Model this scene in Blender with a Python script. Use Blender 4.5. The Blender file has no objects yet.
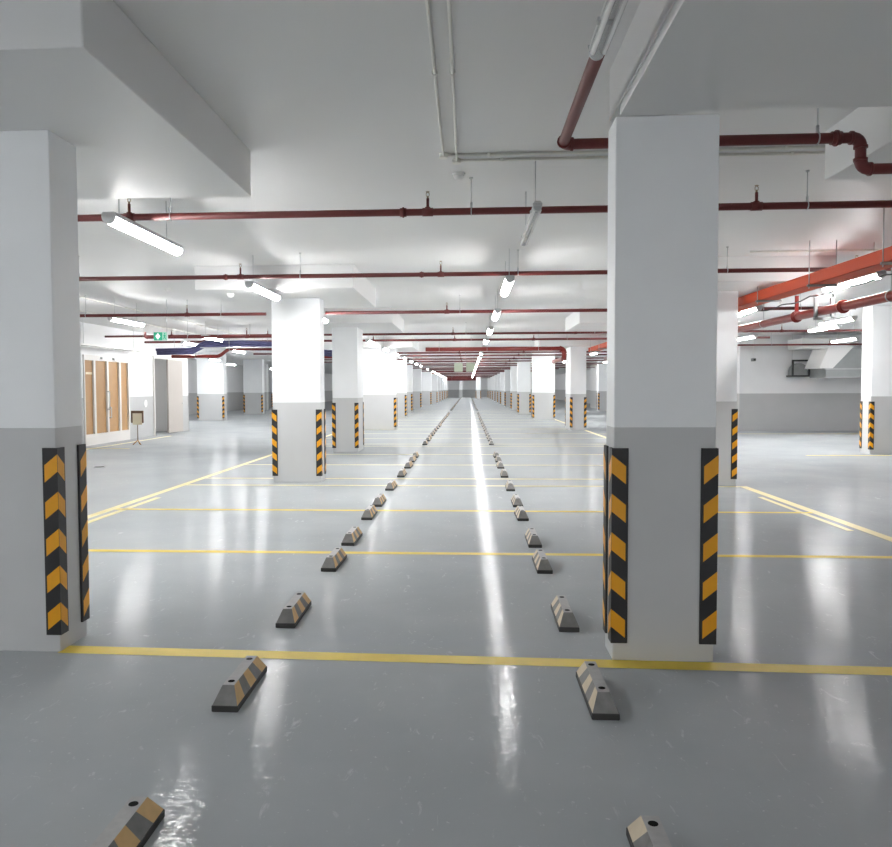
import bpy, math, random
from mathutils import Vector, Matrix
random.seed(7)
PI = math.pi
COL = bpy.context.scene.collection

# ------------------------------------------------------------------ helpers
class MB:
    """collects boxes, tubes and polygons; build() links them as ONE mesh object"""
    def __init__(self):
        self.v = []; self.f = []; self.mi = []; self.sm = []
    def poly(self, pts, m=0, smooth=False):
        n = len(self.v); self.v += [tuple(p) for p in pts]
        self.f.append(list(range(n, n + len(pts)))); self.mi.append(m); self.sm.append(smooth)
        return self
    def faces(self, pts, fs, m=0, smooth=False):
        n = len(self.v); self.v += [tuple(p) for p in pts]
        for f in fs:
            self.f.append([n + i for i in f]); self.mi.append(m); self.sm.append(smooth)
        return self
    def box(self, x0, x1, y0, y1, z0, z1, m=0):
        p = [(x0,y0,z0),(x1,y0,z0),(x1,y1,z0),(x0,y1,z0),(x0,y0,z1),(x1,y0,z1),(x1,y1,z1),(x0,y1,z1)]
        return self.faces(p, [(0,3,2,1),(4,5,6,7),(0,1,5,4),(1,2,6,5),(2,3,7,6),(3,0,4,7)], m)
    def bevbox(self, x0, x1, y0, y1, z0, z1, b, m=0):
        """box with chamfered vertical edges and chamfered top/bottom rims"""
        def ring(z, i):
            a0, a1, c0, c1 = x0+i, x1-i, y0+i, y1-i
            return [(a0+b,c0,z),(a1-b,c0,z),(a1,c0+b,z),(a1,c1-b,z),(a1-b,c1,z),(a0+b,c1,z),(a0,c1-b,z),(a0,c0+b,z)]
        rs = [ring(z0, b*.6), ring(z0+b, 0), ring(z1-b, 0), ring(z1, b*.6)]
        p = [q for r in rs for q in r]; fs = []
        for k in range(3):
            for i in range(8):
                j = (i+1) % 8
                fs.append((k*8+i, k*8+j, k*8+8+j, k*8+8+i))
        fs.append(tuple(range(7,-1,-1))); fs.append(tuple(range(24,32)))
        return self.faces(p, fs, m)
    def tube(self, pts, r, n=12, m=0, cap=True, smooth=True):
        pts = [Vector(p) for p in pts]
        rr = r if isinstance(r, (list, tuple)) else [r]*len(pts)
        base = len(self.v); prev = None
        for i, p in enumerate(pts):
            if i == 0: t = pts[1]-p
            elif i == len(pts)-1: t = p-pts[i-1]
            else:
                t = (pts[i+1]-p).normalized() + (p-pts[i-1]).normalized()
            if t.length < 1e-9: t = prev_t
            t = t.normalized(); prev_t = t
            if prev is None:
                a = Vector((0,0,1)) if abs(t.z) < .9 else Vector((1,0,0))
                u = t.cross(a).normalized()
            else:
                u = (prev - t*prev.dot(t)).normalized()
            prev = u; w = t.cross(u)
            for k in range(n):
                an = 2*PI*k/n
                self.v.append(tuple(p + (u*math.cos(an) + w*math.sin(an))*rr[i]))
        for i in range(len(pts)-1):
            for k in range(n):
                j = (k+1) % n
                self.f.append([base+i*n+k, base+i*n+j, base+(i+1)*n+j, base+(i+1)*n+k]); self.mi.append(m); self.sm.append(smooth)
        if cap:
            self.f.append([base+k for k in range(n-1,-1,-1)]); self.mi.append(m); self.sm.append(False)
            e = base+(len(pts)-1)*n
            self.f.append([e+k for k in range(n)]); self.mi.append(m); self.sm.append(False)
        return self
    def extrude(self, prof, axis, a, b, m=0, smooth=False, scale_ends=None):
        """closed 2D profile swept along axis 'x','y' or 'z' from a to b"""
        def pt(q, s):
            if axis == 'x': return (s, q[0], q[1])
            if axis == 'y': return (q[0], s, q[1])
            return (q[0], q[1], s)
        n = len(prof)
        p = [pt(q, a) for q in prof] + [pt(q, b) for q in prof]
        fs = [(i, (i+1)%n, n+(i+1)%n, n+i) for i in range(n)]
        self.faces(p, fs, m, smooth)
        self.faces(p, [tuple(range(n-1,-1,-1)), tuple(range(n, 2*n))], m, False)
        return self
    def build(self, name, mats, parent=None, loc=None):
        me = bpy.data.meshes.new(name)
        me.from_pydata(self.v, [], self.f)
        if not isinstance(mats, (list, tuple)): mats = [mats]
        for m in mats: me.materials.append(m)
        me.polygons.foreach_set('material_index', self.mi)
        me.polygons.foreach_set('use_smooth', self.sm)
        me.update()
        import bmesh
        bm = bmesh.new(); bm.from_mesh(me)
        bmesh.ops.recalc_face_normals(bm, faces=bm.faces)
        bm.to_mesh(me); bm.free()
        o = bpy.data.objects.new(name, me); COL.objects.link(o)
        if parent: o.parent = parent
        if loc: o.location = loc
        return o

def tag(o, label=None, cat=None, group=None, kind=None):
    if label: o['label'] = label
    if cat: o['category'] = cat
    if group: o['group'] = group
    if kind: o['kind'] = kind
    return o

def empty(name, loc, rz=0):
    o = bpy.data.objects.new(name, None); COL.objects.link(o)
    o.location = loc; o.rotation_euler = (0, 0, rz); o.empty_display_size = .1
    return o

def structure(o):
    o['kind'] = 'structure'; return o

KIDS = {}
def kids(o):
    return KIDS.get(o.name, [])
def remember(root, parts):
    KIDS[root.name] = parts
def copy_tree(root, loc, rz=0, parent=None):
    """a thing with copies of its parts and sub-parts (mesh data shared)"""
    r = root.copy(); COL.objects.link(r); r.location = loc; r.rotation_euler = (0, 0, rz)
    def rec(src, dst):
        for c in src.children:
            d = c.copy(); COL.objects.link(d); d.parent = dst; rec(c, d)
    rec(root, r)
    return r

WORD = ['nearest', 'second', 'third', 'fourth', 'fifth', 'sixth', 'seventh', 'eighth', 'ninth', 'tenth',
        'eleventh', 'twelfth', 'thirteenth', 'fourteenth', 'fifteenth']

# ------------------------------------------------------------------ materials
def mat(name, color, rough=.5, metal=0, spec=.5, noise=0, nscale=8, bump=0, bscale=40, coat=0):
    m = bpy.data.materials.new(name); m.use_nodes = True
    nt = m.node_tree; b = nt.nodes['Principled BSDF']
    b.inputs['Base Color'].default_value = (*color, 1)
    b.inputs['Roughness'].default_value = rough
    b.inputs['Metallic'].default_value = metal
    b.inputs['Specular IOR Level'].default_value = spec
    if coat: b.inputs['Coat Weight'].default_value = coat
    if noise or bump:
        geo = nt.nodes.new('ShaderNodeNewGeometry')
    if noise:
        n = nt.nodes.new('ShaderNodeTexNoise'); n.inputs['Scale'].default_value = nscale; n.inputs['Detail'].default_value = 5
        nt.links.new(geo.outputs['Position'], n.inputs['Vector'])
        r = nt.nodes.new('ShaderNodeMapRange')
        r.inputs['To Min'].default_value = 1-noise; r.inputs['To Max'].default_value = 1+noise
        nt.links.new(n.outputs['Fac'], r.inputs['Value'])
        mx = nt.nodes.new('ShaderNodeMix'); mx.data_type = 'RGBA'; mx.blend_type = 'MULTIPLY'
        mx.inputs[0].default_value = 1
        mx.inputs[6].default_value = (*color, 1)
        nt.links.new(r.outputs['Result'], mx.inputs[7])
        nt.links.new(mx.outputs[2], b.inputs['Base Color'])
    if bump:
        n2 = nt.nodes.new('ShaderNodeTexNoise'); n2.inputs['Scale'].default_value = bscale; n2.inputs['Detail'].default_value = 3
        nt.links.new(geo.outputs['Position'], n2.inputs['Vector'])
        bp = nt.nodes.new('ShaderNodeBump'); bp.inputs['Strength'].default_value = bump; bp.inputs['Distance'].default_value = .01
        nt.links.new(n2.outputs['Fac'], bp.inputs['Height'])
        nt.links.new(bp.outputs['Normal'], b.inputs['Normal'])
    return m

def dado_mat(name, white, grey, h):
    """white paint above, grey paint below a painted line at height h"""
    m = mat(name, white, .42, bump=.06, bscale=14)
    nt = m.node_tree; b = nt.nodes['Principled BSDF']
    geo = nt.nodes.new('ShaderNodeNewGeometry'); sep = nt.nodes.new('ShaderNodeSeparateXYZ')
    nt.links.new(geo.outputs['Position'], sep.inputs[0])
    gt = nt.nodes.new('ShaderNodeMath'); gt.operation = 'GREATER_THAN'; gt.inputs[1].default_value = h
    nt.links.new(sep.outputs['Z'], gt.inputs[0])
    n = nt.nodes.new('ShaderNodeTexNoise'); n.inputs['Scale'].default_value = 2.5; n.inputs['Detail'].default_value = 6
    nt.links.new(geo.outputs['Position'], n.inputs['Vector'])
    r = nt.nodes.new('ShaderNodeMapRange'); r.inputs['To Min'].default_value = .95; r.inputs['To Max'].default_value = 1.05
    nt.links.new(n.outputs['Fac'], r.inputs['Value'])
    mx = nt.nodes.new('ShaderNodeMix'); mx.data_type = 'RGBA'
    mx.inputs[6].default_value = (*grey, 1); mx.inputs[7].default_value = (*white, 1)
    nt.links.new(gt.outputs[0], mx.inputs[0])
    mu = nt.nodes.new('ShaderNodeMix'); mu.data_type = 'RGBA'; mu.blend_type = 'MULTIPLY'; mu.inputs[0].default_value = 1
    nt.links.new(mx.outputs[2], mu.inputs[6]); nt.links.new(r.outputs['Result'], mu.inputs[7])
    nt.links.new(mu.outputs[2], b.inputs['Base Color'])
    return m

def emit(name, color, strength, base=None):
    m = bpy.data.materials.new(name); m.use_nodes = True
    nt = m.node_tree; b = nt.nodes['Principled BSDF']
    b.inputs['Base Color'].default_value = (*(base or (.9, .9, .9)), 1)
    b.inputs['Emission Color'].default_value = (*color, 1)
    b.inputs['Emission Strength'].default_value = strength
    return m

def floor_mat():
    m = bpy.data.materials.new('grey_epoxy_floor'); m.use_nodes = True
    nt = m.node_tree; N = nt.nodes; L = nt.links; b = N['Principled BSDF']
    geo = N.new('ShaderNodeNewGeometry')
    def noise(scale, detail, rough=.5, vec=None, dist=0):
        n = N.new('ShaderNodeTexNoise'); n.inputs['Scale'].default_value = scale; n.inputs['Detail'].default_value = detail
        n.inputs['Roughness'].default_value = rough; n.inputs['Distortion'].default_value = dist
        L.new(vec or geo.outputs['Position'], n.inputs['Vector']); return n
    def ramp(src, a, bb, lo, hi):
        r = N.new('ShaderNodeMapRange'); r.inputs['From Min'].default_value = a; r.inputs['From Max'].default_value = bb
        r.inputs['To Min'].default_value = lo; r.inputs['To Max'].default_value = hi
        L.new(src, r.inputs['Value']); return r.outputs['Result']
    def mix(fac, a, c, mode='MIX'):
        x = N.new('ShaderNodeMix'); x.data_type = 'RGBA'; x.blend_type = mode
        for s, i in ((fac, 0), (a, 6), (c, 7)):
            if isinstance(s, (int, float)): x.inputs[i].default_value = s
            elif isinstance(s, tuple): x.inputs[i].default_value = (*s, 1)
            else: L.new(s, x.inputs[i])
        return x.outputs[2]
    cloud = noise(.9, 6, .6)
    col = mix(ramp(cloud.outputs['Fac'], .3, .7, 0, 1), FLOOR_A, FLOOR_B)
    # scuffs: small pale scratches
    mp = N.new('ShaderNodeMapping'); mp.inputs['Scale'].default_value = (3, 1.2, 1); mp.inputs['Rotation'].default_value = (0, 0, .6)
    L.new(geo.outputs['Position'], mp.inputs['Vector'])
    sc = noise(4.5, 8, .65, mp.outputs['Vector'], 1.2)
    sf = ramp(sc.outputs['Fac'], .62, .70, 0, .45)
    col = mix(sf, col, (.72, .73, .74))
    sp = noise(38, 2, .5)
    col = mix(ramp(sp.outputs['Fac'], .70, .75, 0, .5), col, (.72, .72, .72))
    df = N.new('ShaderNodeBsdfDiffuse'); gl = N.new('ShaderNodeBsdfGlossy'); mxs = N.new('ShaderNodeMixShader')
    L.new(col, df.inputs['Color'])
    rn = noise(2.2, 5, .6)
    L.new(ramp(rn.outputs['Fac'], .3, .7, .03, .055), gl.inputs['Roughness'])
    fr_ = N.new('ShaderNodeFresnel'); fr_.inputs['IOR'].default_value = 1.4
    ml = N.new('ShaderNodeMath'); ml.operation = 'MULTIPLY'; ml.inputs[1].default_value = COAT
    L.new(fr_.outputs[0], ml.inputs[0]); L.new(ml.outputs[0], mxs.inputs[0])
    L.new(df.outputs[0], mxs.inputs[1]); L.new(gl.outputs[0], mxs.inputs[2])
    N.remove(b); L.new(mxs.outputs[0], N['Material Output'].inputs['Surface'])
    # trowel waves in the coating
    mp2 = N.new('ShaderNodeMapping'); mp2.inputs['Scale'].default_value = (1, 2.2, 1)
    L.new(geo.outputs['Position'], mp2.inputs['Vector'])
    w1 = noise(7, 3, .5, mp2.outputs['Vector'], .4)
    w2 = noise(32, 2, .5, mp2.outputs['Vector'], .6)
    ad = N.new('ShaderNodeMath'); ad.operation = 'MULTIPLY_ADD'; ad.inputs[1].default_value = .30
    L.new(w2.outputs['Fac'], ad.inputs[0]); L.new(w1.outputs['Fac'], ad.inputs[2])
    bp = N.new('ShaderNodeBump'); bp.inputs['Strength'].default_value = .22; bp.inputs['Distance'].default_value = .012
    L.new(ad.outputs[0], bp.inputs['Height']); L.new(bp.outputs['Normal'], gl.inputs['Normal'])
    return m

COAT = .26
FLOOR_A = (.385, .410, .426); FLOOR_B = (.445, .466, .48)
DADO = 1.285
M = {}
M['floor'] = floor_mat()
M['wall'] = dado_mat('white_and_grey_wall_paint', (.74, .745, .755), (.43, .435, .44), DADO)
M['pillar'] = dado_mat('white_and_grey_pillar_paint', (.88, .895, .91), (.56, .565, .57), DADO)
M['ceiling'] = mat('white_ceiling_paint', (.75, .75, .75), .5, noise=.03, nscale=1.2, bump=.10, bscale=5)
M['line'] = mat('yellow_line_paint', (.74, .55, .06), .5, noise=.10, nscale=9)
M['glareline'] = mat('glare_paled_yellow_line_paint', (.74, .64, .28), .4, noise=.12, nscale=9)  # same yellow made paler: bright distant light painted into the line colour
M['rubber'] = mat('black_rubber', (.018, .018, .02), .5, noise=.2, nscale=30)
M['refl'] = mat('yellow_reflective_strip', (.80, .36, .008), .38, noise=.06, nscale=25)
M['dusty'] = mat('dusty_grey_rubber', (.22, .215, .21), .75, noise=.3, nscale=22)
M['dustytop'] = mat('pale_dusty_rubber', (.42, .415, .41), .7, noise=.18, nscale=30)
M['darkbase'] = mat('dark_rubber_base', (.035, .034, .033), .6, noise=.25, nscale=30)
M['tan'] = mat('dusty_tan_stripe', (.66, .43, .19), .6, noise=.14, nscale=25)
M['cream'] = mat('dusty_cream_stripe', (.62, .52, .38), .6, noise=.12, nscale=25)
M['hole'] = mat('bolt_black', (.006, .006, .006), .9, spec=.1)
M['red'] = mat('dark_red_pipe_paint', (.13, .018, .017), .5, noise=.08, nscale=6)
M['redbright'] = mat('signal_red_pipe_paint', (.22, .022, .017), .35, noise=.06, nscale=6)
M['orange'] = mat('orange_red_tray_paint', (.60, .068, .014), .6, noise=.05, nscale=4)
M['steel'] = mat('galvanised_steel', (.55, .56, .57), .35, metal=.9, noise=.1, nscale=12)
M['duct'] = mat('galvanised_duct', (.36, .38, .38), .4, metal=.5, noise=.12, nscale=5)
M['brass'] = mat('sprinkler_brass', (.35, .27, .17), .35, metal=.9)
M['conduit'] = mat('white_plastic_conduit', (.82, .81, .76), .4)
M['plastic'] = mat('white_plastic', (.78, .78, .77), .35)
M['greyplastic'] = mat('light_grey_plastic', (.55, .56, .57), .4)
M['blue'] = mat('blue_cable_sheath', (.085, .085, .20), .5, noise=.25, nscale=12)
M['doorwhite'] = mat('white_door_frame_paint', (.66, .64, .62), .4)
M['wood'] = mat('brown_wood_panel', (.40, .23, .10), .5, noise=.15, nscale=3)
M['taupe'] = mat('taupe_door_leaf', (.46, .42, .385), .45, noise=.04, nscale=3)
M['darkroom'] = mat('lobby_room_paint', (.8, .8, .8), .6)
M['brownframe'] = mat('brown_wood_frame', (.16, .09, .05), .5)
M['paper'] = mat('cream_paper', (.78, .70, .52), .6)
M['black'] = mat('black_metal', (.02, .02, .02), .45)
M['greenboard'] = mat('pale_green_board', (.52, .58, .46), .5)
M['poster'] = mat('dark_green_poster', (.06, .09, .06), .5, noise=.5, nscale=3)
M['fan'] = mat('grey_fan_casing', (.22, .23, .23), .5, noise=.2, nscale=8)
M['lit'] = emit('lit_lamp_diffuser', (1, .995, .985), 26)
M['dimlit'] = emit('added_dim_lamp_diffuser', (1, .97, .92), 5)
M['exit'] = emit('exit_sign_green', (.02, .52, .30), .10, (.02, .45, .25))
M['exitpale'] = emit('exit_sign_pale', (.62, .95, .78), .05, (.4, .75, .6))
M['exitwhite'] = emit('exit_sign_white', (.95, 1, .97), .2)
def clear_mat():
    m = mat('clear_lamp_cover', (.80, .82, .85), .12)
    b = m.node_tree.nodes['Principled BSDF']
    b.inputs['Alpha'].default_value = .22
    return m
M['clear'] = clear_mat()
M['tube'] = mat('unlit_tube_glass', (.85, .85, .85), .2)

# ------------------------------------------------------------------ the room
CEIL = 3.29; PAN = 2.95
WL, WR, YB, YE = -10.2, 14.2, -16.0, 132.0
fl = structure(MB().box(-17, WR+.3, YB-.3, YE+.3, -.25, 0).build('floor', M['floor']))
structure(MB().box(-17, WR+.3, YB-.3, YE+.3, CEIL, CEIL+.25).build('ceiling', M['ceiling']))

# left wall along the lane, with a glazed double door and an open doorway
w = MB()
D0, D1, DH = 20.75, 23.6, 2.44           # glazed door opening
O0, O1, OH = 25.55, 27.7, 2.52           # open doorway
WEND = 28.75
T = .25
w.box(WL-T, WL, YB, D0, 0, CEIL)
w.box(WL-T, WL, D0, D1, DH, CEIL)
w.box(WL-T, WL, D1, O0, 0, CEIL)
w.box(WL-T, WL, O0, O1, OH, CEIL)
w.box(WL-T, WL, O1, WEND, 0, CEIL)
wl = structure(w.build('wall_left', M['wall']))
structure(MB().box(-17, WL-T, WEND-T, WEND, 0, CEIL).build('wall_left_return', M['wall']))
structure(MB().box(-17, -16.75, WEND, YE, 0, CEIL).build('wall_far_left', M['wall']))
structure(MB().box(-17, WR+.3, YE, YE+.25, 0, CEIL).build('wall_far', M['wall']))
structure(MB().box(-17, WR+.3, YB-.25, YB, 0, CEIL).build('wall_back', M['wall']))
RW = 28.3; RX = 9.35
structure(MB().box(WR, WR+.25, YB, RW+.25, 0, CEIL).build('wall_right', M['wall']))
structure(MB().box(RX, WR, RW, RW+.25, 0, CEIL).build('wall_right_cross', M['wall']))
structure(MB().box(RX, RX+.25, RW+.25, 62, 0, CEIL).build('wall_right_return', M['wall']))
structure(MB().box(RX+.25, WR+.3, 62, 62.25, 0, CEIL).build('wall_right_far', M['wall']))
structure(MB().box(11.8, 12.05, 62.25, YE, 0, CEIL).build('wall_far_right', M['wall']))
# dim lobby room behind the doorway
rm = MB()
rm.box(-13.2, -13.0, O0-.6, O1+.6, 0, 2.9); rm.box(-13.0, WL-T, O0-.7, O0-.55, 0, 2.9); rm.box(-13.0, WL-T, O1+.55, O1+.7, 0, 2.9)
rm.box(-13.2, WL-T, O0-.7, O1+.7, 2.8, 2.9)
structure(rm.build('wall_lobby', M['darkroom']))

# glazed double door (setting) with parts
d = MB()
x0, x1 = WL-.14, WL+.03
def dpan(y0, y1):  # frame ring of one panel
    d.box(x0, x1, y0, y0+.055, 0, DH); d.box(x0, x1, y1-.055, y1, 0, DH)
    d.box(x0, x1, y0+.055, y1-.055, 0, .30); d.box(x0, x1, y0+.055, y1-.055, DH-.14, DH)
edges = [D0+.01, D0+.62, D0+1.42, D0+2.22, D1-.01]
for a, b_ in zip(edges[:-1], edges[1:]): dpan(a, b_)
door1 = structure(d.build('door_1', M['doorwhite']))
for a, b_ in zip(edges[:-1], edges[1:]):
    MB().box(WL-.05, WL-.02, a+.055, b_-.055, .30, DH-.14).build('wood_panel', M['wood'], door1)
tag(door1, 'white framed glazed double door with brown panels in left wall', None)
h = MB().tube([(WL+.03, edges[2]-.05, .95), (WL+.09, edges[2]-.05, .95), (WL+.09, edges[2]-.05, 1.45), (WL+.03, edges[2]-.05, 1.45)], .016, 8)
h.build('pull_handle', M['steel'], door1)
h = MB().tube([(WL+.03, edges[2]+.05, .72), (WL+.09, edges[2]+.05, .72), (WL+.09, edges[2]+.05, 1.0), (WL+.03, edges[2]+.05, 1.0)], .016, 8)
h.build('pull_handle', M['steel'], door1)
for yy in (edges[1]+.35, edges[2]+.30):
    MB().box(WL+.03, WL+.10, yy, yy+.26, DH-.09, DH-.03).build('door_closer', M['steel'], door1)
MB().box(WL-.018, WL-.012, edges[0]+.18, edges[0]+.56, 1.92, 1.98).build('notice_strip', M['paper'], door1)
# taupe leaf of the open doorway
leaf = structure(MB().bevbox(WL-.02, WL+.05, 26.7, 28.05, .02, OH, .01).build('door_2', M['taupe']))
tag(leaf, 'taupe door leaf standing open beside the left wall doorway', None)
MB().tube([(WL+.05, 27.95, 1.02), (WL+.11, 27.95, 1.02), (WL+.11, 27.81, 1.02)], .014, 8).build('door_handle', M['steel'], leaf)
fr = MB().box(WL-.02, WL+.04, O0-.08, O0, 0, OH+.08).box(WL-.02, WL+.04, O0, 26.7, OH, OH+.08)
structure(fr.build('trim_1', M['doorwhite']))

# painted floor lines: paint belongs to the floor
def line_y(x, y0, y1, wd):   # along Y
    MB().box(x-wd/2, x+wd/2, y0, y1, .0005, .0022).build('painted_line', M['glareline'], fl)
def line_x(y, x0, x1, wd, skew=0, m='line'):
    MB().faces([(x0,y-wd/2,.0022),(x1,y-wd/2+skew,.0022),(x1,y+wd/2+skew,.0022),(x0,y+wd/2,.0022)], [(0,1,2,3)]).build('painted_line', M[m], fl)
line_x(4.50, -2.34, 4.1, .13, -.19)
for yy in (7.28, 9.82):
    line_x(yy, -4.45, 4.1, .10, 0)
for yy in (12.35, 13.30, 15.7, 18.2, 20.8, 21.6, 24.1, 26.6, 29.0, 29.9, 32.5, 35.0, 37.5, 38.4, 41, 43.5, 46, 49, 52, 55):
    line_x(yy, -4.45, 4.1, .10, 0, 'glareline')
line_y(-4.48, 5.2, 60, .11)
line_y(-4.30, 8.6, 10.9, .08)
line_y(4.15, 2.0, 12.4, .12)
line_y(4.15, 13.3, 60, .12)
line_y(3.98, 8.6, 11.2, .07)
line_x(18.05, 7.4, 13.6, .12)
line_x(26.4, 4.2, 13.8, .11)
for i in range(4): line_y(-9.6, 12+i*4.5, 16.4+i*4.5, .10) if i < 3 else None
line_x(19.9, -10.2, -8.6, .10); 

# floor drain in the left lane
dr = empty('floor_drain', (-7.15, 15.15, 0))
tag(dr, 'small dark round floor drain in the lane left of the pillars', 'drain')
MB().tube([(0,0,.0005),(0,0,.006)], .115, 20).build('drain_rim', M['steel'], dr)
g = MB()
for i in range(-3, 4):
    hw = math.sqrt(max(0, 0.09**2 - (i*.024)**2)); g.box(-hw, hw, i*.024-.009, i*.024+.009, .006, .010)
g.tube([(0,0,.006),(0,0,.0065)], .095, 20)
g.build('drain_grate', M['black'], dr)

# ------------------------------------------------------------------ corner guards and pillars
def guard_mesh():
    """L-shaped guard; corner at the origin, legs along +x and +y, outer faces at -t"""
    t = .012; Lg = .078; z0, z1 = .10, 1.172
    b = MB()
    prof = [(-t, -t), (Lg-.004, -t), (Lg, -t+.004), (Lg, 0), (0, 0), (0, Lg), (-t+.004, Lg), (-t, Lg-.004)]
    b.extrude(prof, 'z', z0, z1, 0)
    e = .0012; per = .2115; rise = .062; hgt = .098
    for k in range(5):
        zc = z1 - .036 - k*per         # top of the band at the corner edge
        b.poly([(-t-e*0, -t-e, zc-hgt), (Lg-.014, -t-e, zc-hgt-rise), (Lg-.014, -t-e, zc-rise), (-t-e*0, -t-e, zc)], 1)
        b.poly([(-t-e, -t, zc-hgt), (-t-e, -t, zc), (-t-e, Lg-.014, zc-rise), (-t-e, Lg-.014, zc-hgt-rise)], 1)
    return b
_guard = None
def add_guard(parent, x, y, rz):
    global _guard
    if _guard is None:
        o = guard_mesh().build('corner_guard', [M['rubber'], M['refl']]); _guard = o
    else:
        o = _guard.copy(); COL.objects.link(o)
    o.parent = parent; o.location = (x, y, 0); o.rotation_euler = (0, 0, rz)
    o['label'] = 'black rubber corner guard with yellow chevrons'
    return o

PILLARS = []
def pillar(label, x0, x1, y0, y1, corners='abcd', panel=None, group=None, top=None):
    """corners a front-left, b front-right, c back-right, d back-left (y0 is the front)"""
    cx, cy = (x0+x1)/2, (y0+y1)/2
    hx, hy = (x1-x0)/2, (y1-y0)/2
    t = empty('pillar', (cx, cy, 0))
    tag(t, label, 'pillar', group or 'car park pillars')
    MB().bevbox(-hx, hx, -hy, hy, 0, top or (PAN if panel else CEIL), .004).build('shaft', M['pillar'], t)
    for c in corners:
        sx, sy, rz = {'a': (-1,-1,0), 'b': (1,-1,PI/2), 'c': (1,1,PI), 'd': (-1,1,-PI/2)}[c]
        add_guard(t, sx*hx, sy*hy, rz)
    if panel:
        p0, p1, q0, q1 = panel
        q0 += .066; q1 += .066
        MB().bevbox(p0-cx, p1-cx, q0-cy, q1-cy, PAN, CEIL, .006).build('drop_panel', M['ceiling'], t)
    PILLARS.append((x0, x1, y0, y1))
    return t

# left side of the wheel stops
pillar('nearest pillar on the left, cut by the left edge of the view', -3.13, -2.333, 4.46, 4.78, 'bc', (-3.97, -1.625, 3.36, 6.0))
pillar('second pillar back on the left of the wheel stops', -3.14, -2.36, 12.78, 13.15, 'abc', (-3.97, -1.64, 11.5, 14.3))
pillar('third pillar on the left, its narrow front facing the wheel stops', -3.20, -2.60, 18.85, 19.85, 'abc', (-3.97, -1.66, 17.6, 20.9))
pillar('wide fourth pillar on the left, brightly lit by a lamp', -3.85, -2.62, 29.1, 29.6, 'bc', (-4.4, -1.9, 27.9, 30.8))
for i, (x0, x1, y, d_) in enumerate([(-4.1, -3.16, 41.0, .6), (-4.3, -3.55, 51.0, .6), (-4.3, -3.5, 60.0, .6), (-4.2, -3.25, 71.0, .7)]):
    pillar('%s pillar back on the left of the wheel stops' % WORD[4+i], x0, x1, y, y+d_, 'bc')
for y in (80, 88.5, 97, 105.5, 114, 122):
    pillar('one of the tiny pillars beyond the eighth on the left, running to the end wall', -4.0, -3.05, y, y+.6, 'b', None, 'far left pillars')
# right side
nr = pillar('large pillar standing close on the right beside the wheel stops', 0.793, 1.337, 4.47, 4.71, 'abd', None, None, PAN)
PCX = (.793+1.337)/2
b = MB()
b.bevbox(.80-PCX, 1.16-PCX, -4.6-4.63, 4.76-4.63, 3.0, CEIL, .004)
b.build('beam', M['ceiling'], nr)
MB().bevbox(.806-PCX, 1.10-PCX, -4.6-4.63, 4.475-4.63, 2.942, 3.001, .003).build('beam_strip', M['ceiling'], nr)
MB().bevbox(1.075-PCX, 2.44-PCX, -4.6-4.63, 4.47-4.63, 2.953, CEIL, .004).build('drop_panel', M['ceiling'], nr)
pillar('pillar out of sight on the right whose ceiling panel shows', 3.4, 4.1, 4.47, 4.85, '', (2.5, 5.0, 3.2, 5.85))
pillar('second pillar back on the right, half hidden behind the large near one', 3.4, 4.08, 12.5, 12.9, 'abc', (2.5, 5.0, 11.3, 13.9))
pillar('pillar behind the large near one on the right', 3.4, 4.1, 19.5, 19.9, 'b', (2.5, 5.0, 18.2, 20.85))
pillar('right pillar with deep bright left face, farther than the orange tray', 3.62, 4.17, 28.65, 30.1, 'abd', (2.46, 5.0, 27.95, 30.0))
pillar('wide right pillar just left of the one with the deep bright face', 3.06, 4.1, 38.2, 38.8, 'abd')
pillar('right pillar partly covered on its right by the wide one', 2.86, 3.6, 46.4, 47.0, 'abd')
for i, y in enumerate((55.5, 64.5, 73.5)):
    pillar('%s pillar back in the right row' % WORD[7+i], 2.95, 3.7, y, y+.6, 'ad')
for y in (82, 90.5, 99, 107, 115, 122):
    pillar('one of the tiny pillars beyond the tenth on the right, running to the end wall', 3.0, 3.8, y, y+.6, 'a', None, 'far right pillars')
pillar('slim white pillar before the end wall, left of centre', -1.35, -.85, 124, 124.6, '')
pillar('slim white pillar before the end wall, right of centre', 1.1, 1.8, 112, 112.6, 'ab')
# right bay
pillar('pillar at the right edge of view beside the air duct', 8.95, 9.65, 18.45, 18.9, 'abd')
pillar('far pillar seen between the orange tray and the near right pillar', 8.35, 9.0, 52.0, 52.6, 'ad')
# left bay beyond the lane wall
pillar('wide pillar beyond the end of the left wall', -13.05, -11.75, 38.0, 38.5, 'ab')
pillar('far left pillar behind the wide one beyond the left wall', -13.5, -12.35, 47.6, 48.1, 'ab')
pillar('pillar in the far left bay just beside the second left pillar', -16.2, -14.6, 57.5, 58.0, 'a')
pillar('tiny far left pillar showing in the gap between two bay pillars', -19.5+3.1, -15.3, 62.0, 62.5, 'ab')

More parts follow.
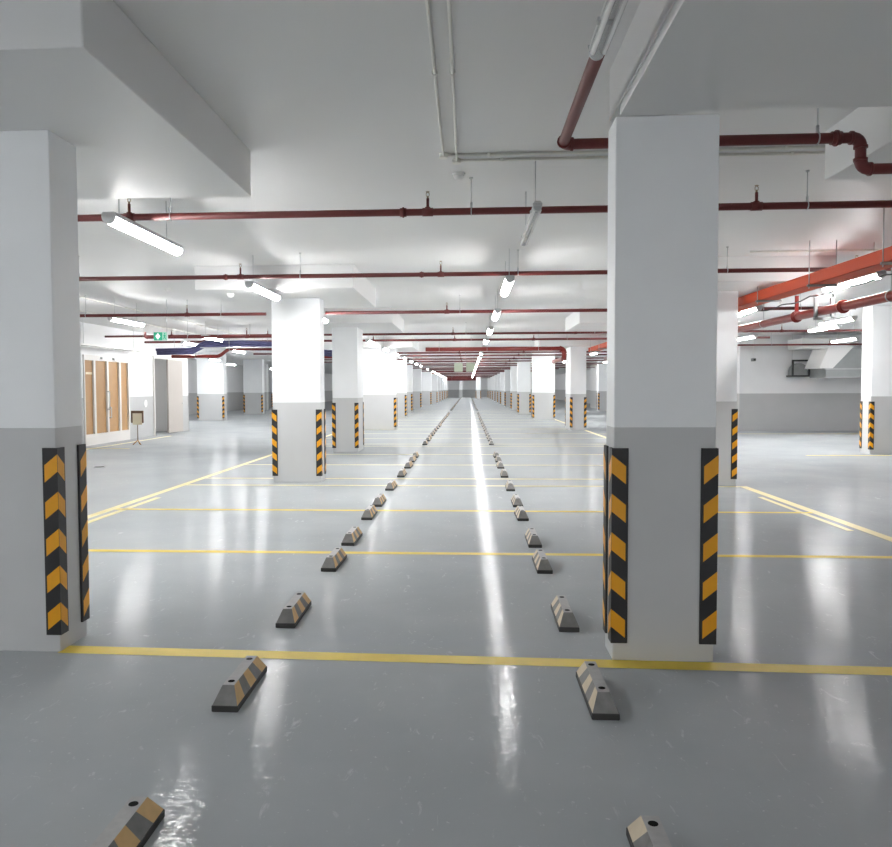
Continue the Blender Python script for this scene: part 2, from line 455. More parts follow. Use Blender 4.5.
# ------------------------------------------------------------------ wheel stops
def make_stop(stripe):
    """base along +y from 0 to .51, width .118"""
    t = empty('wheel_stop', (0, 0, 0))
    hw, L_ = .0625, .545
    MB().bevbox(-hw, hw, 0, L_, 0, .030, .003).build('base', M['darkbase'], t)
    b = MB()
    z0, z1 = .030, .105; tw = .028; bw = .0595; e0 = .004; es = .062
    # ends
    for ya, yb, s in ((e0, e0+es, 1), (L_-e0, L_-e0-es, -1)):
        q = [(-bw, ya, z0), (bw, ya, z0), (tw, yb, z1), (-tw, yb, z1)]
        b.poly(q if s == 1 else q[::-1], 0)
    # top
    b.poly([(-tw, e0+es, z1), (tw, e0+es, z1), (tw, L_-e0-es, z1), (-tw, L_-e0-es, z1)], 1)
    # slanted sides in bands: dark ends, stripe / dark alternating
    n = 5
    for s in (-1, 1):
        for i in range(n):
            def P(u, top):
                if top: return (s*tw, e0+es + (L_-2*e0-2*es)*u, z1)
                return (s*bw, e0 + (L_-2*e0)*u, z0)
            # stripes lean: bottom boundary shifted towards the far end
            ub = [i/n, (i+1)/n]
            lean = .0 if i == 0 else .03; lean2 = 0 if i == n-1 else .03
            q = [P(ub[0]+lean, 0), P(ub[1]+lean2, 0), P(ub[1]-lean2, 1), P(ub[0]-lean, 1)]
            b.poly(q if s == 1 else q[::-1], 2 if i % 2 == 0 else 0)
    body = b.build('body', [M['dusty'], M['dustytop'], stripe], t)
    for yy in (.115, L_-.115):
        MB().tube([(0, yy, z1-.01), (0, yy, z1+.0015)], .0165, 14).build('bolt_hole', M['hole'], t)
    return t
LX, RX_ = -1.147, .620
YS = [2.25, 3.66, 4.97, 6.52, 7.60, 9.10, 10.15, 11.72, 13.5, 15.0, 16.25, 17.35]
for k in range(13):
    P0 = 21.25 + 8.35*k
    for off in (0, 1.5, 2.65, 4.15, 5.3, 6.8):
        y = P0 + off
        if 48 < y < 54 or y > 124: continue
        YS.append(y)
for side, X, st in (('left', LX, 'tan'), ('right', RX_, 'cream')):
    proto = None
    for i, y in enumerate(YS):
        if side == 'right' and i == 0: y = 2.13
        yy = y + (random.uniform(-.03, .03) if i > 3 else 0)
        xx = X + (random.uniform(-.012, .012) if i > 3 else 0)
        rz = random.uniform(-.02, .02)
        if i == 0: yy -= .04; xx += .02 if side == 'left' else -.03; yy += 0 if side == 'left' else .09
        if i == 1 and side == 'left': xx += .016
        if proto is None:
            o = proto = make_stop(M[st]); o.location = (xx, yy, 0); o.rotation_euler = (0, 0, 0)
        else:
            o = copy_tree(proto, (xx, yy, 0), rz if i > 1 else 0)
        if i < 12:
            if i == 0: lab = 'dusty striped wheel stop cut by the bottom edge, first in the %s row' % side
            elif i == 1: lab = 'dusty striped wheel stop just before the nearest yellow line, second in the %s row' % side
            elif i == 2: lab = 'dusty striped wheel stop just past the nearest yellow line, third in the %s row' % side
            else: lab = 'dusty striped wheel stop, %s from the front in the %s row' % (WORD[i], side)
            tag(o, lab, 'wheel stop', 'wheel stops in the %s row' % side)
        elif y < 47:
            tag(o, 'small distant wheel stop in the %s row, past the gap after the twelfth' % side, 'wheel stop', 'distant wheel stops in the %s row' % side)
        else:
            tag(o, 'tiny farthest wheel stop in the %s row, near the end wall' % side, 'wheel stop', 'farthest wheel stops in the %s row' % side)

# ------------------------------------------------------------------ ceiling lights
def capsule_profile(hw, zt, zb, n=9):
    pts = [(-hw, zt), ]
    for k in range(n):
        a = PI + PI*k/(n-1)
        pts.append((hw*math.cos(a), zb + (hw*.9)*math.sin(a) + hw*.45))
    pts.append((hw, zt))
    return pts
LIGHT_L = 1.52
def make_light(lit, hang):
    """origin at fixture centre height, runs along +y"""
    t = empty('batten_light', (0, 0, 0))
    hw = .060 if lit else .036
    body = MB().extrude([(-hw, -.005), (-hw+.012, .035), (hw-.012, .035), (hw, -.005)], 'y', 0, LIGHT_L).build('housing', M['greyplastic' if lit else 'plastic'], t)
    pr = []
    for k in range(11):
        a = PI + PI*k/10
        pr.append(((hw-.004)*math.cos(a), -.005 + hw*.96*math.sin(a)))
    d_ = MB().extrude(pr, 'y', .012, LIGHT_L-.012, 0, True)
    d_.build('diffuser', M['lit'] if lit else M['clear'], t)
    if not lit:
        MB().tube([(-.022, .05, -.025), (-.022, LIGHT_L-.05, -.025)], .013, 10).build('tube', M['tube'], t)
        MB().tube([(.022, .05, -.025), (.022, LIGHT_L-.05, -.025)], .013, 10).build('tube', M['tube'], t)
    for y in (.0, LIGHT_L-.012):
        c = MB(); c.extrude([(q[0]*1.02, q[1]*1.02) for q in pr] + [(hw, .02), (-hw, .02)], 'y', y, y+.012)
        c.build('end_cap', M['greyplastic'], t)
    for y in (.20, LIGHT_L-.28):
        MB().tube([(0, y, .03), (0, y, hang)], .004, 6).build('hanger_wire', M['steel'], t)
        MB().box(-hw-.006, hw+.006, y-.015, y+.015, -.012, .006).build('clip', M['steel'], t)
    return t
LZ = 2.885
LP = {}
def light(x, y, lit, label, group, z=LZ, under=CEIL, rz=0):
    y += .10
    key = (lit, round(under-z, 3))
    if key not in LP:
        o = LP[key] = make_light(lit, under-z); o.location = (x, y, z); o.rotation_euler.z = rz
    else:
        o = copy_tree(LP[key], (x, y, z), rz)
    tag(o, label, 'ceiling light', group)
    return o
def panel_over(x, y):
    for p in ((-3.97, -1.66, 3.36, 6.0), (-3.97, -1.64, 11.5, 14.3), (-3.97, -1.66, 17.6, 20.9)):
        if p[0] < x < p[1] and p[2] < y+.2 < p[3] and p[2] < y+LIGHT_L-.28 < p[3]: return PAN
    return CEIL
def light_row(x, ys, name, group, first=0):
    for i, (y, lit) in enumerate(ys):
        n = i+first
        if y < 60:
            lab = '%s batten light in the %s, %s' % (('bright' if lit else 'unlit clear'), name, 'nearest one' if n == 0 else WORD[n] + ' one back')
        else:
            lab = 'one of the tiny far bright batten lights in the %s' % name; 
        light(x, y, lit, lab, group + (' far away' if y >= 60 else ''), under=panel_over(x, y))
cy = [(1.84, False), (6.15, False)]; y = 10.15
while y < 129: cy.append((y, True)); y += 4.15
light_row(.53, cy, 'centre row over the wheel stops', 'batten lights of the centre row')
ly = []; y = 6.25
while y < 118:
    if not (18 < y < 20.5 or 27.3 < y < 29.8 or 39.4 < y < 41.7 or 49.4 < y < 51.7 or 58.4 < y < 60.7 or 69.4 < y < 71.8): ly.append((y, True))
    y += 4.12
light_row(-2.86, ly, 'row along the left pillars', 'batten lights along the left pillars')
lane = [(15.0, True), (20.4, True), (25.2, True), (30.4, True), (35.5, True), (41, True), (47, True), (53, True), (64, True), (75, True), (88, True), (100, True), (112, True), (122, True), (128, True)]
light_row(-6.85, lane, 'row over the left lane', 'batten lights over the left lane')
wl_ = [(22.9, True), (27.8, True)]
lb = light(-11.6, 25.6, True, 'unseen dim batten light added to brighten the room behind the left doorway', 'batten lights out of view', z=2.60, under=2.8)  # lamp added to lift the brightness inside the doorway
for c in lb.children:
    if c.name.startswith('diffuser'):
        c.data = c.data.copy(); c.data.materials[0] = M['dimlit']
light_row(-11.7, [(31.3, True), (35.6, True)], 'short row added past the left wall end to light the pillars', 'added batten lights past the left wall')  # lamps added to brighten the fronts of the bay pillars
light_row(-8.3, wl_, 'row beside the left wall', 'batten lights beside the left wall')
light_row(-13.0, [(33, True), (42.5, True), (52, True)], 'far left bay', 'batten lights of the far left bay')
rr = [(10.1, True), (14.2, True), (18.5, True), (22.8, True), (31.5, True), (36, True), (41, True), (50, True), (58, True), (70, True), (82, True), (94, True), (106, True), (118, True), (127, True)]
light_row(5.03, rr, 'row beside the orange tray', 'batten lights beside the orange tray')
light_row(7.7, [(16.5, True), (22.0, True)], 'right bay before the duct', 'batten lights of the right bay')
light_row(8.3, [(18.5, True)], 'right bay just before the edge pillar', 'batten lights of the right bay', 0)
light_row(11.0, [(20.5, True), (23.4, True)], 'row nearest the right wall', 'batten lights nearest the right wall')
light_row(7.3, [(33, True), (42, True), (52, True)], 'bay behind the right pillars', 'batten lights behind the right pillars')

# unseen rows carried on behind the viewer, extra lamps added to light pillar fronts
for x, ys in ((-2.86, (-5.7, -9.8, -13.9)), (.53, (-6.4, -8.4, -10.5, -13.9)), (5.03, (-6.4, -8.5, -10.5, -13.9)), (-6.85, (10.6, 6.3, 2.0, -2.3, -6.4, -10.5)), (9.5, (-8.0, -12.5))):
    for y in ys:
        light(x, y, True, 'unseen batten light added beside or behind the viewer to light the near pillars', 'batten lights out of view', under=panel_over(x, y))

# ------------------------------------------------------------------ sprinkler pipes
def pipe(name, label, path, r, material, group=None, cat='pipe', couplings=(), sprinklers=(), hangers=(), elbows=True, under=CEIL):
    SH = Vector((0, .14, 0))
    P = [Vector(p)+SH for p in path]
    couplings = [(Vector(p)+SH, ax) for p, ax in couplings]
    sprinklers = [Vector(p)+SH for p in sprinklers]; hangers = [Vector(p)+SH for p in hangers]
    base = P[0].copy()
    t = empty(name, base); tag(t, label, cat, group)
    # round the bends
    pts = [P[0]]
    for i in range(1, len(P)-1):
        a = (P[i-1]-P[i]).normalized(); c = (P[i+1]-P[i]).normalized(); rb = r*2.0
        for k in range(6):
            s = k/5; p0 = P[i]+a*rb; p2 = P[i]+c*rb
            pts.append(p0*(1-s)**2 + P[i]*2*s*(1-s) + p2*s*s)
    pts.append(P[-1])
    MB().tube([p-base for p in pts], r, 14).build('pipe_run', material, t)
    if elbows:
        for i in range(1, len(P)-1):
            a = (P[i-1]-P[i]).normalized(); c = (P[i+1]-P[i]).normalized(); rb = r*2.0
            q = []
            for k in range(7):
                s = k/6; q.append((P[i]+a*rb)*(1-s)**2 + P[i]*2*s*(1-s) + (P[i]+c*rb)*s*s - base)
            e = MB().tube(q, r*1.14, 14)
            e.tube([q[0]+a*.0, q[0]-a*r*.5], r*1.28, 14); e.tube([q[-1], q[-1]-c*r*.5], r*1.28, 14)
            e.build('elbow', material, t)
    def at(s):  # s = (segment index, fraction) or x value on first x-run
        return s
    for p, ax in couplings:
        p = Vector(p)-base; ax = Vector(ax)
        c = MB().tube([p-ax*r*.9, p+ax*r*.9], r*1.25, 14); c.tube([p-ax*r*.22, p+ax*r*.22], r*1.5, 14)
        c.build('coupling', material, t)
    for p in sprinklers:
        p = Vector(p)-base
        s = MB().tube([p+Vector((-r*1.5,0,0)), p+Vector((r*1.5,0,0))], r*1.22, 12)
        s.tube([p, p+Vector((0,0,r*1.4))], r*.8, 10)
        s.tube([p+Vector((0,0,r)), p+Vector((0,0,.115))], r*.42, 10)
        so = s.build('sprinkler_riser', material, t)
        hd = MB().tube([p+Vector((0,0,.115)), p+Vector((0,0,.135))], .009, 8)
        hd.tube([p+Vector((-.012,0,.133)), p+Vector((-.014,0,.155)), p+Vector((0,0,.168))], .003, 6)
        hd.tube([p+Vector((.012,0,.133)), p+Vector((.014,0,.155)), p+Vector((0,0,.168))], .003, 6)
        hd.tube([p+Vector((0,0,.168)), p+Vector((0,0,.172))], .017, 10)
        hd.build('sprinkler_head', M['brass'], so)
    for p in hangers:
        p = Vector(p)-base; topz = under-base.z
        hb = MB().tube([p+Vector((0,0,r)), Vector((p.x, p.y, topz))], .005, 6)
        hb.tube([p+Vector((0,0,r)), p+Vector((0,0,r+.045))], .011, 8)
        ring = [p+Vector((0, math.cos(2*PI*k/16)*(r+.004), math.sin(2*PI*k/16)*(r+.004))) for k in range(17)]
        hb.tube(ring, .0045, 6, cap=False)
        hb.tube([Vector((p.x, p.y, topz-.012)), Vector((p.x, p.y, topz))], .016, 8)
        hb.build('pipe_hanger', M['steel'], t)
    return t
G = 'red sprinkler branch pipes'
XA, XB = -10.1, 14.1
SP = [-10.9+2.65*k for k in range(1, 10)]
HX = [-9.7, -7.9, -5.2, -2.58, .03, 2.81, 5.4, 8.0, 10.6, 13.0]
# nearest pipe: comes from behind the camera, elbows at right, drops behind the column
Y0 = 4.97
pipe('sprinkler_pipe', 'dark red pipe nearest overhead, running toward the viewer then right with a drop bend',
     [(.585, -4.5, 3.0), (.585, Y0, 3.0), (2.365, Y0, 3.0), (2.365, Y0, 2.812), (XB, Y0, 2.812)], .032, M['red'], G,
     couplings=[((2.22, Y0, 3.0), (1,0,0))], hangers=[((2.11, Y0, 3.0)), ((6, Y0, 2.812)), ((10, Y0, 2.812))])
def branch(Y, Z, r, label, x0=XA, x1=XB, m='red', sp=SP, hx=HX, cp=()):
    return pipe('sprinkler_pipe', label, [(x0, Y, Z), (x1, Y, Z)], r, M[m], G,
        sprinklers=[(x, Y, Z) for x in sp if x0+.1 < x < x1-.1],
        hangers=[(x, Y, Z) for x in hx if x0+.1 < x < x1-.1],
        couplings=[((x, Y, Z), (1,0,0)) for x in cp])
branch(6.82, 3.005, .030, 'dark red sprinkler pipe crossing the ceiling, second back from the viewer', sp=[-8.3, -5.6, -2.95, -.34, 2.40, 5.1, 7.8, 10.5], cp=[-.55, -3.16, 5.9])
branch(10.42, 2.985, .028, 'dark red sprinkler pipe crossing the ceiling, third back from the viewer', sp=[-8.4, -5.7, -3.0, -.35, 2.3, 4.9, 7.7, 10.3], hx=[-7.9, -5.2, -2.2, .65, 3.3, 6.0, 8.7, 11.3], cp=[-3.2, -.6])
branch(15.35, 2.97, .032, 'fourth red sprinkler pipe back, its right part stopping past the tray', x0=-2.75, x1=7.2, sp=[-.4, 2.7, 5.4], hx=[-.15, 3.1, 6.2])
pipe('sprinkler_pipe', 'red sprinkler pipe over the left lane ending beside the second left pillar', [(XA, 14.7, 2.90), (-3.75, 14.7, 2.90)], .03, M['red'], G,
     sprinklers=[(-8.6, 14.7, 2.9), (-5.25, 14.7, 2.9)], hangers=[(-7.2, 14.7, 2.9), (-4.6, 14.7, 2.9)])
pipe('sprinkler_pipe', 'low red pipe loop passing behind the green exit sign', [(-6.47, 15.7, 2.66), (-6.47, 15.7, 2.545), (-3.86, 15.7, 2.545), (-3.86, 15.7, 3.26)], .024, M['red'], G,
     sprinklers=[(-4.4, 15.7, 2.545)], hangers=[(-5.6, 15.7, 2.545)])
branch(21.75, 2.985, .030, 'fifth red sprinkler pipe back over the wheel stops', sp=[-8.2,-5.5,-2.9,-.4,2.9,5.6,8.3], hx=[-9,-6,-3.4,-.05,3.4,6.4,9.4,12])
branch(24.5, 2.985, .034, 'sixth red sprinkler pipe back over the wheel stops', sp=[-8.2,-5.5,-2.9,-.4,2.0,5.6], hx=[-6.2,-3.4,.1,3.0,6.0,9.0], x1=9.0)
branch(26.0, 2.84, .028, 'thin red pipe in front of the duct on the right', x0=4.7, x1=13.6, sp=[11.4], hx=[9.6, 12.8])
pipe('main_pipe', 'thick red header pipe crossing the middle distance overhead', [(-1.33, 25.2, 2.73), (3.0, 25.2, 2.73), (3.0, 25.2, 2.42), (3.0, 28.3, 2.42)], .068, M['redbright'], 'red header pipes',
     hangers=[(-.9, 25.2, 2.73), (.6, 25.2, 2.73), (2.2, 25.2, 2.73)])
far = [(33.2, 2.98, -9, 8.9), (36.4, 2.99, -3.1, 9), (40.2, 2.98, -9, 9), (44.4, 3.0, -9, 9), (48.6, 2.98, -8, 9), (53, 3.0, -8, 9), (57.6, 2.98, -7, 9), (62.4, 3.0, -7, 7), (67.5, 2.98, -6.5, 7), (73, 3.02, -6, 6), (79, 3.0, -6, 6), (86.7, 3.02, -5, 6), (95.1, 3.0, -5, 5), (103, 3.02, -5, 5), (114, 3.0, -5, 5)]
for i, (Y, Z, a, b_) in enumerate(far):
    o = branch(Y, Z, .034 if Y < 60 else .05, 'thin far red sprinkler pipe crossing the ceiling beyond the thick header', a, b_, sp=[-.35, 2.3] if Y < 50 else [], hx=[-3.3, -.1, 2.6])
# dark red header far away
pipe('main_pipe', 'dark red far header pipe hanging low just before the end wall', [(-2.6, 100, 2.72), (1.0, 100, 2.72)], .26, M['red'], 'red header pipes', hangers=[(-2, 100, 2.72), (0.5, 100, 2.72)])

# big red main along the right side with coupling rings, and the orange tray
mp_ = pipe('main_pipe', 'large red round main pipe hanging below the orange tray on the right', [(4.76, -4.5, 2.52), (4.76, 28.1, 2.52)], .058, M['redbright'], 'red header pipes',
     couplings=[((4.76, 10.45, 2.52), (0,1,0)), ((4.76, 11.9, 2.52), (0,1,0)), ((4.76, 15.3, 2.52), (0,1,0)), ((4.76, 6.2, 2.52), (0,1,0))])
for yy in (9.3, 13.2, 17.2, 21.2):
    hb = MB().tube([(0, yy+4.5, .06), (0, yy+4.5, (PAN if 11.3 < yy < 14.05 or 18.2 < yy < 21 else CEIL)-2.52)], .006, 6)
    hb.tube([(math.cos(2*PI*k/16)*.064, yy+4.5, math.sin(2*PI*k/16)*.064) for k in range(17)], .006, 6, cap=False)
    hb.build('pipe_hanger', M['steel'], mp_)
MB().tube([(0, 16.4, 0), (0, 16.4, .24), (.0, 16.4, .30)], .028, 12).build('tee_branch', M['redbright'], mp_)

tr = empty('cable_tray', (4.33, 6, 2.755)); tag(tr, 'orange red cable tray running away under the ceiling on the right', 'cable tray')
c = MB()
hw = .13
PANY = ((3.2, 6.0), (11.3, 14.05), (18.2, 21.0), (27.9, 30.1))
c.box(-hw, hw, -10, 22.4, 0, .006); c.box(-hw, -hw+.006, -10, 22.4, 0, .135); c.box(hw-.006, hw, -10, 22.4, 0, .135)
c.box(-hw-.012, -hw, -10, 22.4, .123, .135); c.box(hw, hw+.012, -10, 22.4, .123, .135)
c.box(-hw-.004, hw+.004, -10, 22.4, .135, .139)
c.build('tray', M['orange'], tr)
for k in range(17):
    yy = -7.6 + 1.75*k + 1.3
    MB().box(-hw-.05, hw+.05, yy-.015, yy+.015, -.028, -.001).build('support_channel', M['fan'], tr)
    for s in (-1, 1):
        MB().tube([(s*(hw+.03), yy, -.05), (s*(hw+.03), yy, (PAN if any(a < 6+yy < b_ for a, b_ in PANY) else CEIL)-2.755)], .006, 6).build('threaded_rod', M['steel'], tr)
# black cable sagging under the tray
cb = MB(); pts = []
for k in range(60):
    y = -1.5 + k*.18; s = (y % 1.0); pts.append((4.33+.17+.05*math.sin(y*1.3), 6+y-0.0, 2.700 - .035*math.sin(PI*s)))
tag(MB().tube(pts, .009, 6).build('power_cable', M['black']), 'black cable slung loosely under the orange cable tray', 'cable')
# steel hanger frame round the main pipe
hf = empty('support_frame', (4.76, 11.2, 2.0)); tag(hf, 'galvanised steel hanger frame around the large red main pipe', 'support frame')
for dx in (-.085, .13):
    MB().box(dx-.02, dx+.02, -.02, .02, .42, .74).build('frame_post', M['fan'], hf)
MB().box(-.11, .155, -.02, .02, .40, .44).box(-.11, .155, -.02, .02, .70, .74).build('cross_bar', M['steel'], hf)

# spotlight on the tray end
sl = empty('floodlight', (4.72, 8.02, 2.74)); tag(sl, 'small lit floodlight fixed under the orange tray at the right edge', 'floodlight')
MB().extrude([(-.07, .0), (-.05, .06), (.05, .06), (.07, .0)], 'x', -.1, .1).build('housing', M['greyplastic'], sl)
MB().bevbox(-.085, .085, -.06, .06, -.02, .0, .006).build('lens', M['lit'], sl)
MB().box(-.01, .01, -.01, .01, .06, CEIL-2.74).build('bracket', M['steel'], sl)

# ------------------------------------------------------------------ white conduits and smoke detector
def conduit(label, path, r=.0125):
    t = empty('conduit', path[0]); tag(t, label, 'conduit', 'white ceiling conduits')
    b0 = Vector(path[0])
    MB().tube([Vector(p)-b0 for p in path], r, 10).build('pipe_run', M['conduit'], t)
    for p, q in zip(path[:-1], path[1:]):
        p = Vector(p); q = Vector(q); L_ = (q-p).length; dr_ = (q-p).normalized()
        n = int(L_/1.1)
        for k in range(n):
            c = p + dr_*(.35+1.1*k) - b0
            MB().tube([c-dr_*.012, c+dr_*.012], r*1.35, 10).build('saddle', M['conduit'], t)
    for p in path[1:-1]:
        c = Vector(p)-b0
        MB().tube([c+Vector((0,0,-.022)), c+Vector((0,0,.013))], .033, 14).build('junction_box', M['conduit'], t)
    return t
zc = CEIL-.014
conduit('white conduit along the ceiling, left one of the parallel pair', [(-.185, -4.5, zc), (-.185, 6.25, zc), (7.3, 6.25, zc)])
conduit('white conduit along the ceiling, right one of the parallel pair', [(-.085, -4.5, zc), (-.085, 6.40, zc), (7.3, 6.40, zc)])
conduit('white conduit over the right lane behind the third sprinkler pipe', [(5.1-1.4, 10.9, zc), (7.6, 10.9, zc)])
conduit('white conduit along the ceiling of the left lane toward the wall', [(-7.4, 8.0, zc), (-7.4, 26.0, zc)])
conduit('white conduit over the left lane nearest the door wall', [(-8.7, 9.0, zc), (-8.7, 26.0, zc)])
def detector(label, x, y, z=CEIL):
    t = empty('smoke_detector', (x, y, z)); tag(t, label, 'smoke detector', 'ceiling smoke detectors')
    MB().tube([(0,0,0), (0,0,-.018)], .055, 20).build('base', M['plastic'], t)
    MB().tube([(0,0,-.018), (0,0,-.03), (0,0,-.046), (0,0,-.056)], [.048, .046, .036, .02], 20).build('sensor_head', M['plastic'], t)
detector('white smoke detector just beyond the conduit corner', -.075, 6.82)
detector('white smoke detector on the ceiling over the left lane', -5.3, 14.0)
detector('white smoke detector on the ceiling panel beside the second left pillar', -3.6, 12.1, PAN)

# ------------------------------------------------------------------ left lane things
# exit sign, hung from a rod
ex = empty('exit_sign', (-5.9, 15.2, 2.44)); tag(ex, 'green exit sign with arrow and running figure hanging over the left lane', 'exit sign')
MB().bevbox(-.135, .135, -.02, .02, 0, .17, .005).build('casing', M['plastic'], ex)
MB().box(-.13, .035, -.024, -.02, .008, .162).build('green_panel', M['exit'], ex)
MB().box(.035, .13, -.024, -.02, .008, .162).build('pale_panel', M['exitpale'], ex)
a = MB().poly([(-.05, -.026, .02), (.0, -.026, .085), (-.05, -.026, .15), (-.10, -.026, .085)])
a.build('arrow_symbol', M['exitwhite'], ex)
f_ = MB()
def limb(p, q, wd):
    p = Vector((p[0], 0, p[1])); q = Vector((q[0], 0, q[1])); n = (q-p).normalized(); s = Vector((-n.z, 0, n.x))*wd/2
    f_.poly([p-s+Vector((0,-.026,0)), q-s+Vector((0,-.026,0)), q+s+Vector((0,-.026,0)), p+s+Vector((0,-.026,0))])
limb((.082,.118), (.078,.07), .022); limb((.078,.07), (.10,.045), .013); limb((.10,.045), (.112,.02), .012)
limb((.078,.07), (.065,.04), .013); limb((.065,.04), (.045,.035), .012); limb((.084,.11), (.105,.085), .010); limb((.082,.11), (.058,.09), .010)
f_.poly([(.086+.012*math.cos(2*PI*k/12), -.026, .138+.012*math.sin(2*PI*k/12)) for k in range(12)])
f_.build('running_figure', M['exit'], ex)
MB().tube([(.12, 0, .17), (.12, 0, .79)], .006, 6).build('hanging_rod', M['steel'], ex)

# notice stand
ns = empty('notice_stand', (-8.97, 21.3, 0)); tag(ns, 'brown framed notice stand with cream sheet before the left wall', 'sign stand')
l = MB()
for k in range(3):
    a_ = PI/2 + 2*PI*k/3
    l.tube([(0, 0, .13), (.13*math.cos(a_), .13*math.sin(a_), .008)], .013, 8)
l.build('tripod_foot', M['wood'], ns)
MB().tube([(0, 0, .10), (0, 0, .56)], .012, 10).build('pole', M['brownframe'], ns)
MB().box(-.17, .17, -.02, .01, .86, .93).box(-.17, -.13, -.02, .01, .60, .86).box(.13, .17, -.02, .01, .60, .86).build('frame', M['brownframe'], ns)
MB().box(-.13, .13, -.012, .008, .55, .86).build('notice_sheet', M['paper'], ns)

# round wall plate and notice by the door
wp = MB().tube([(WL, 24.85, 1.06), (WL+.012, 24.85, 1.06)], .12, 24).build('wall_plate', M['plastic'])
tag(wp, 'round white plate on the grey dado between the two left doors', 'wall plate')
nb = MB().bevbox(WL-.006, WL+.02, 19.9, 20.35, 1.42, 1.98, .005).build('notice_board', M['greyplastic'])
tag(nb, 'pale notice board on the wall just before the glazed double door', 'notice board')

# blue cable bundle and red pipe under it across the left lane
bl = empty('cable_bundle', (-8.8, 22.5, 0)); tag(bl, 'dark blue cable bundle snaking across under the left lane ceiling', 'cable bundle')
import itertools
def sway(off, zoff, yoff):
    P = [(-.1, 0, 2.58), (.9, .1, 2.60), (1.25, .2, 2.80), (2.4, .1, 2.80), (3.2, .1, 2.76), (3.9, .2, 2.62), (4.8, .3, 2.52), (5.6, .3, 2.5)]
    return [(p[0]+off, p[1]+yoff, p[2]+zoff) for p in P]
for i, (zo, yo) in enumerate([(-.06, 0), (0, 0), (.06, 0), (.03, .1), (-.03, .1), (.02, .2)]):
    MB().tube(sway(random.uniform(-.05, .05), zo, yo), .035, 8).build('cable', M['blue'], bl)
MB().box(1.2, 3.3, -.05, .35, 2.68, 2.70).build('tray_floor', M['steel'], bl)
for x in (.4, 2.0, 4.0):
    MB().tube([(x, .1, 2.6), (x, .1, CEIL)], .006, 6).build('hanger_rod', M['steel'], bl)
pipe('main_pipe', 'red pipe hugging the underside of the blue cable bundle', [(-8.6, 22.8, 2.46), (-7.2, 22.8, 2.46), (-6.9, 22.8, 2.68), (-5.5, 22.8, 2.66), (-4.4, 22.8, 2.42), (-3.4, 22.8, 2.42)], .05, M['redbright'], 'red header pipes', elbows=False, hangers=[(-7.9, 22.8, 2.46), (-3.8, 22.8, 2.42)])
tk = empty('cable_rack', (-9.75, 20.5, 0)); tag(tk, 'thin white cable rack beneath the ceiling beside the door wall', 'cable rack')
r_ = MB()
for dx in (-.2, .2): r_.box(dx-.015, dx+.015, -6, 3.5, 2.62, 2.66)
r_.build('side_rail', M['plastic'], tk)
r_ = MB()
for k in range(19): r_.box(-.2, .2, -5.9+.5*k, -5.86+.5*k, 2.625, 2.645)
r_.build('rungs', M['plastic'], tk)
for yy in (-4, -1, 2): MB().tube([(.2, yy, 2.66), (.2, yy, CEIL)], .006, 6).build('hanger_rod', M['steel'], tk)

# ------------------------------------------------------------------ right bay: duct, fan
du = empty('air_duct', (12.0, 26.6, 0)); tag(du, 'galvanised air duct with flared hood hanging before the right wall', 'air duct')
def frust(top, bot, z1, z0, y0, y1):
    q = [(bot[0],y0,z0), (bot[1],y0,z0), (bot[1],y1,z0), (bot[0],y1,z0)]; p = [(top[0],y0,z1), (top[1],y0,z1), (top[1],y1,z1), (top[0],y1,z1)]
    return MB().faces(q+p, [(3,2,1,0),(4,5,6,7),(0,1,5,4),(1,2,6,5),(2,3,7,6),(3,0,4,7)])
MB().bevbox(-1.25, .32, .0, 1.2, 2.74, 3.07, .01).build('trunk_duct', M['plastic'], du)
frust((-.45, .30), (-.72, -.30), 2.75, 2.10, -.02, 1.15).build('sloping_duct', M['plastic'], du)
frust((.26, .82), (-.34, .92), 2.76, 2.10, .12, 1.15).build('hood', M['duct'], du)
MB().bevbox(-.52, .95, -.02, 1.2, 1.80, 2.10, .01).build('outlet_collar', M['duct'], du)
fl_ = MB()
for z in (2.08, 1.80): fl_.box(-.56, .99, -.05, -.02, z-.02, z+.02)
fl_.build('flange', M['steel'], du)
for x in (-1.0, .1, .88):
    MB().tube([(x, .5, 2.1 if x > .5 else 3.05), (x, .5, CEIL)], .008, 6).build('hanger_rod', M['steel'], du)
fa = empty('extract_fan', (11.18, 27.8, 1.9)); tag(fa, 'grey extract fan in a black frame left of the air duct', 'fan')
pr = [(-.26, 0)] + [(-.0 - .25*math.cos(PI*k/14), .10+.30*math.sin(PI*k/14)) for k in range(15)] + [(.26, 0)]
MB().extrude(pr, 'y', 0, .4).build('fan_casing', M['fan'], fa)
MB().box(-.29, .31, -.04, .0, .46, .52).box(.25, .31, -.04, 0, .0, .46).box(-.29, -.23, -.04, 0, 0, .46).build('frame', M['black'], fa)
MB().box(-.29, .31, -.02, .45, -.05, 0).build('base_rail', M['black'], fa)
MB().tube([(-.2, .2, .4), (-.2, .2, CEIL-1.9)], .008, 6).build('hanger_rod', M['steel'], fa)
# cctv camera
cc = empty('security_camera', (9.55, 27.6, 2.42)); tag(cc, 'small dark security camera near the right wall below the thin pipe', 'camera')
MB().tube([(0, 0, .05), (0, 0, CEIL-2.42)], .012, 8).build('mount', M['plastic'], cc)
MB().bevbox(-.05, .05, -.14, .08, -.05, .05, .01).build('body', M['fan'], cc)
MB().tube([(0, -.14, 0), (0, -.16, 0)], .035, 12).build('lens', M['black'], cc)

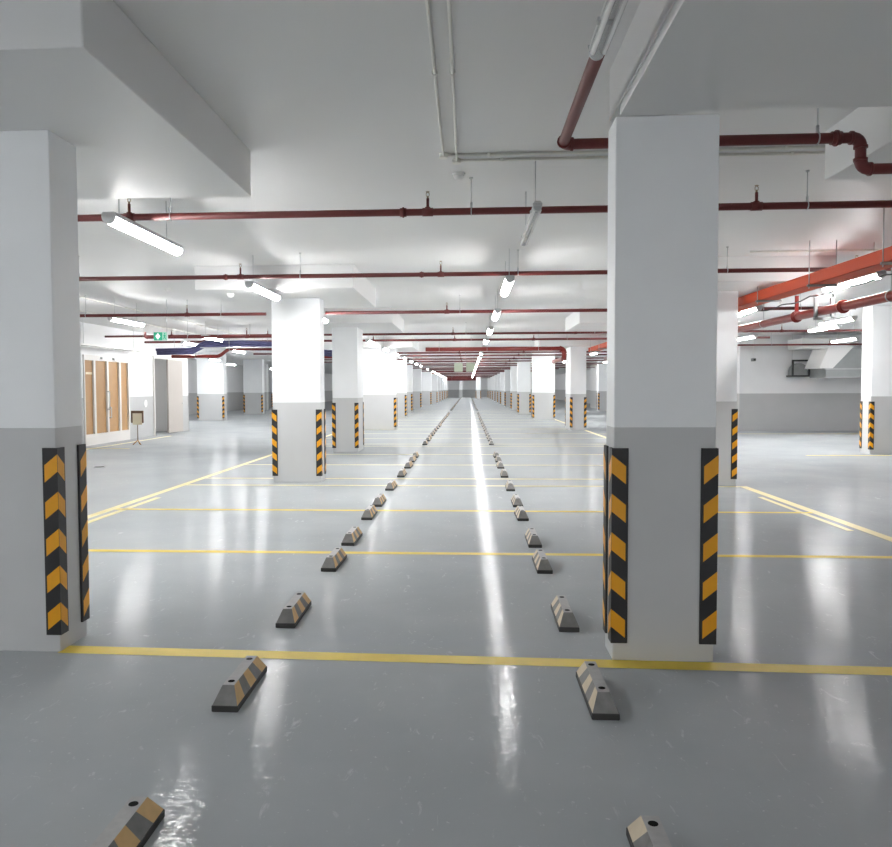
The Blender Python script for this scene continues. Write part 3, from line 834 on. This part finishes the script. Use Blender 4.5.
# far hanging boards and poster
for x, w_ in ((-.55, .5), (.15, .5)):
    s = empty('hanging_board', (x, 47.2, 2.48)); tag(s, 'pale green square board hanging far down the centre, %s of two' % ('left' if x < 0 else 'right'), 'hanging sign', 'far hanging boards')
    MB().bevbox(-w_/2, w_/2, -.02, .02, 0, .52, .006).build('board', M['greenboard'], s)
    for q in (-.2, .2): MB().tube([(q, 0, .52), (q, 0, CEIL-2.48)], .008, 6).build('rod', M['steel'], s)
po = MB().bevbox(9.6, 10.2, 61.93, 62.0, 1.85, 2.6, .01).build('wall_poster', M['poster'])
tag(po, 'dark green picture on the far wall in the gap beside the near right pillar', 'picture')

# ------------------------------------------------------------------ camera, world, render look
sc = bpy.context.scene
cam = bpy.data.cameras.new('camera'); co = bpy.data.objects.new('camera', cam); COL.objects.link(co)
cam.sensor_width = 36; cam.sensor_fit = 'HORIZONTAL'
F = 800.0; cam.lens = 36*F/892
PX, PY = 419.0, 423.5
cam.shift_x = (446-PX)/892
yaw = math.atan((468-PX)/F); pitch = math.atan((PY-388.5-.004*(468-446))/F)
roll = -.004
R = Matrix.Rotation(yaw, 4, 'Z') @ Matrix.Rotation(PI/2 - pitch, 4, 'X') @ Matrix.Rotation(roll, 4, 'Z')
co.matrix_world = Matrix.Translation((0, .066, 1.5)) @ R
cam.clip_end = 300
sc.camera = co
wd = bpy.data.worlds.new('world'); sc.world = wd; wd.use_nodes = True
wd.node_tree.nodes['Background'].inputs[0].default_value = (.8, .85, .9, 1)
wd.node_tree.nodes['Background'].inputs[1].default_value = .0
sc.view_settings.view_transform = 'Standard'; sc.view_settings.look = 'None'
sc.view_settings.gamma = 1; sc.view_settings.use_curve_mapping = False
sc.view_settings.exposure = 1.84
cy_ = sc.cycles
cy_.use_denoising = True
cy_.max_bounces = 10; cy_.diffuse_bounces = 8; cy_.glossy_bounces = 4; cy_.transmission_bounces = 6
cy_.use_light_tree = True
cy_.sample_clamp_indirect = 6.0
cy_.caustics_reflective = False; cy_.caustics_refractive = False
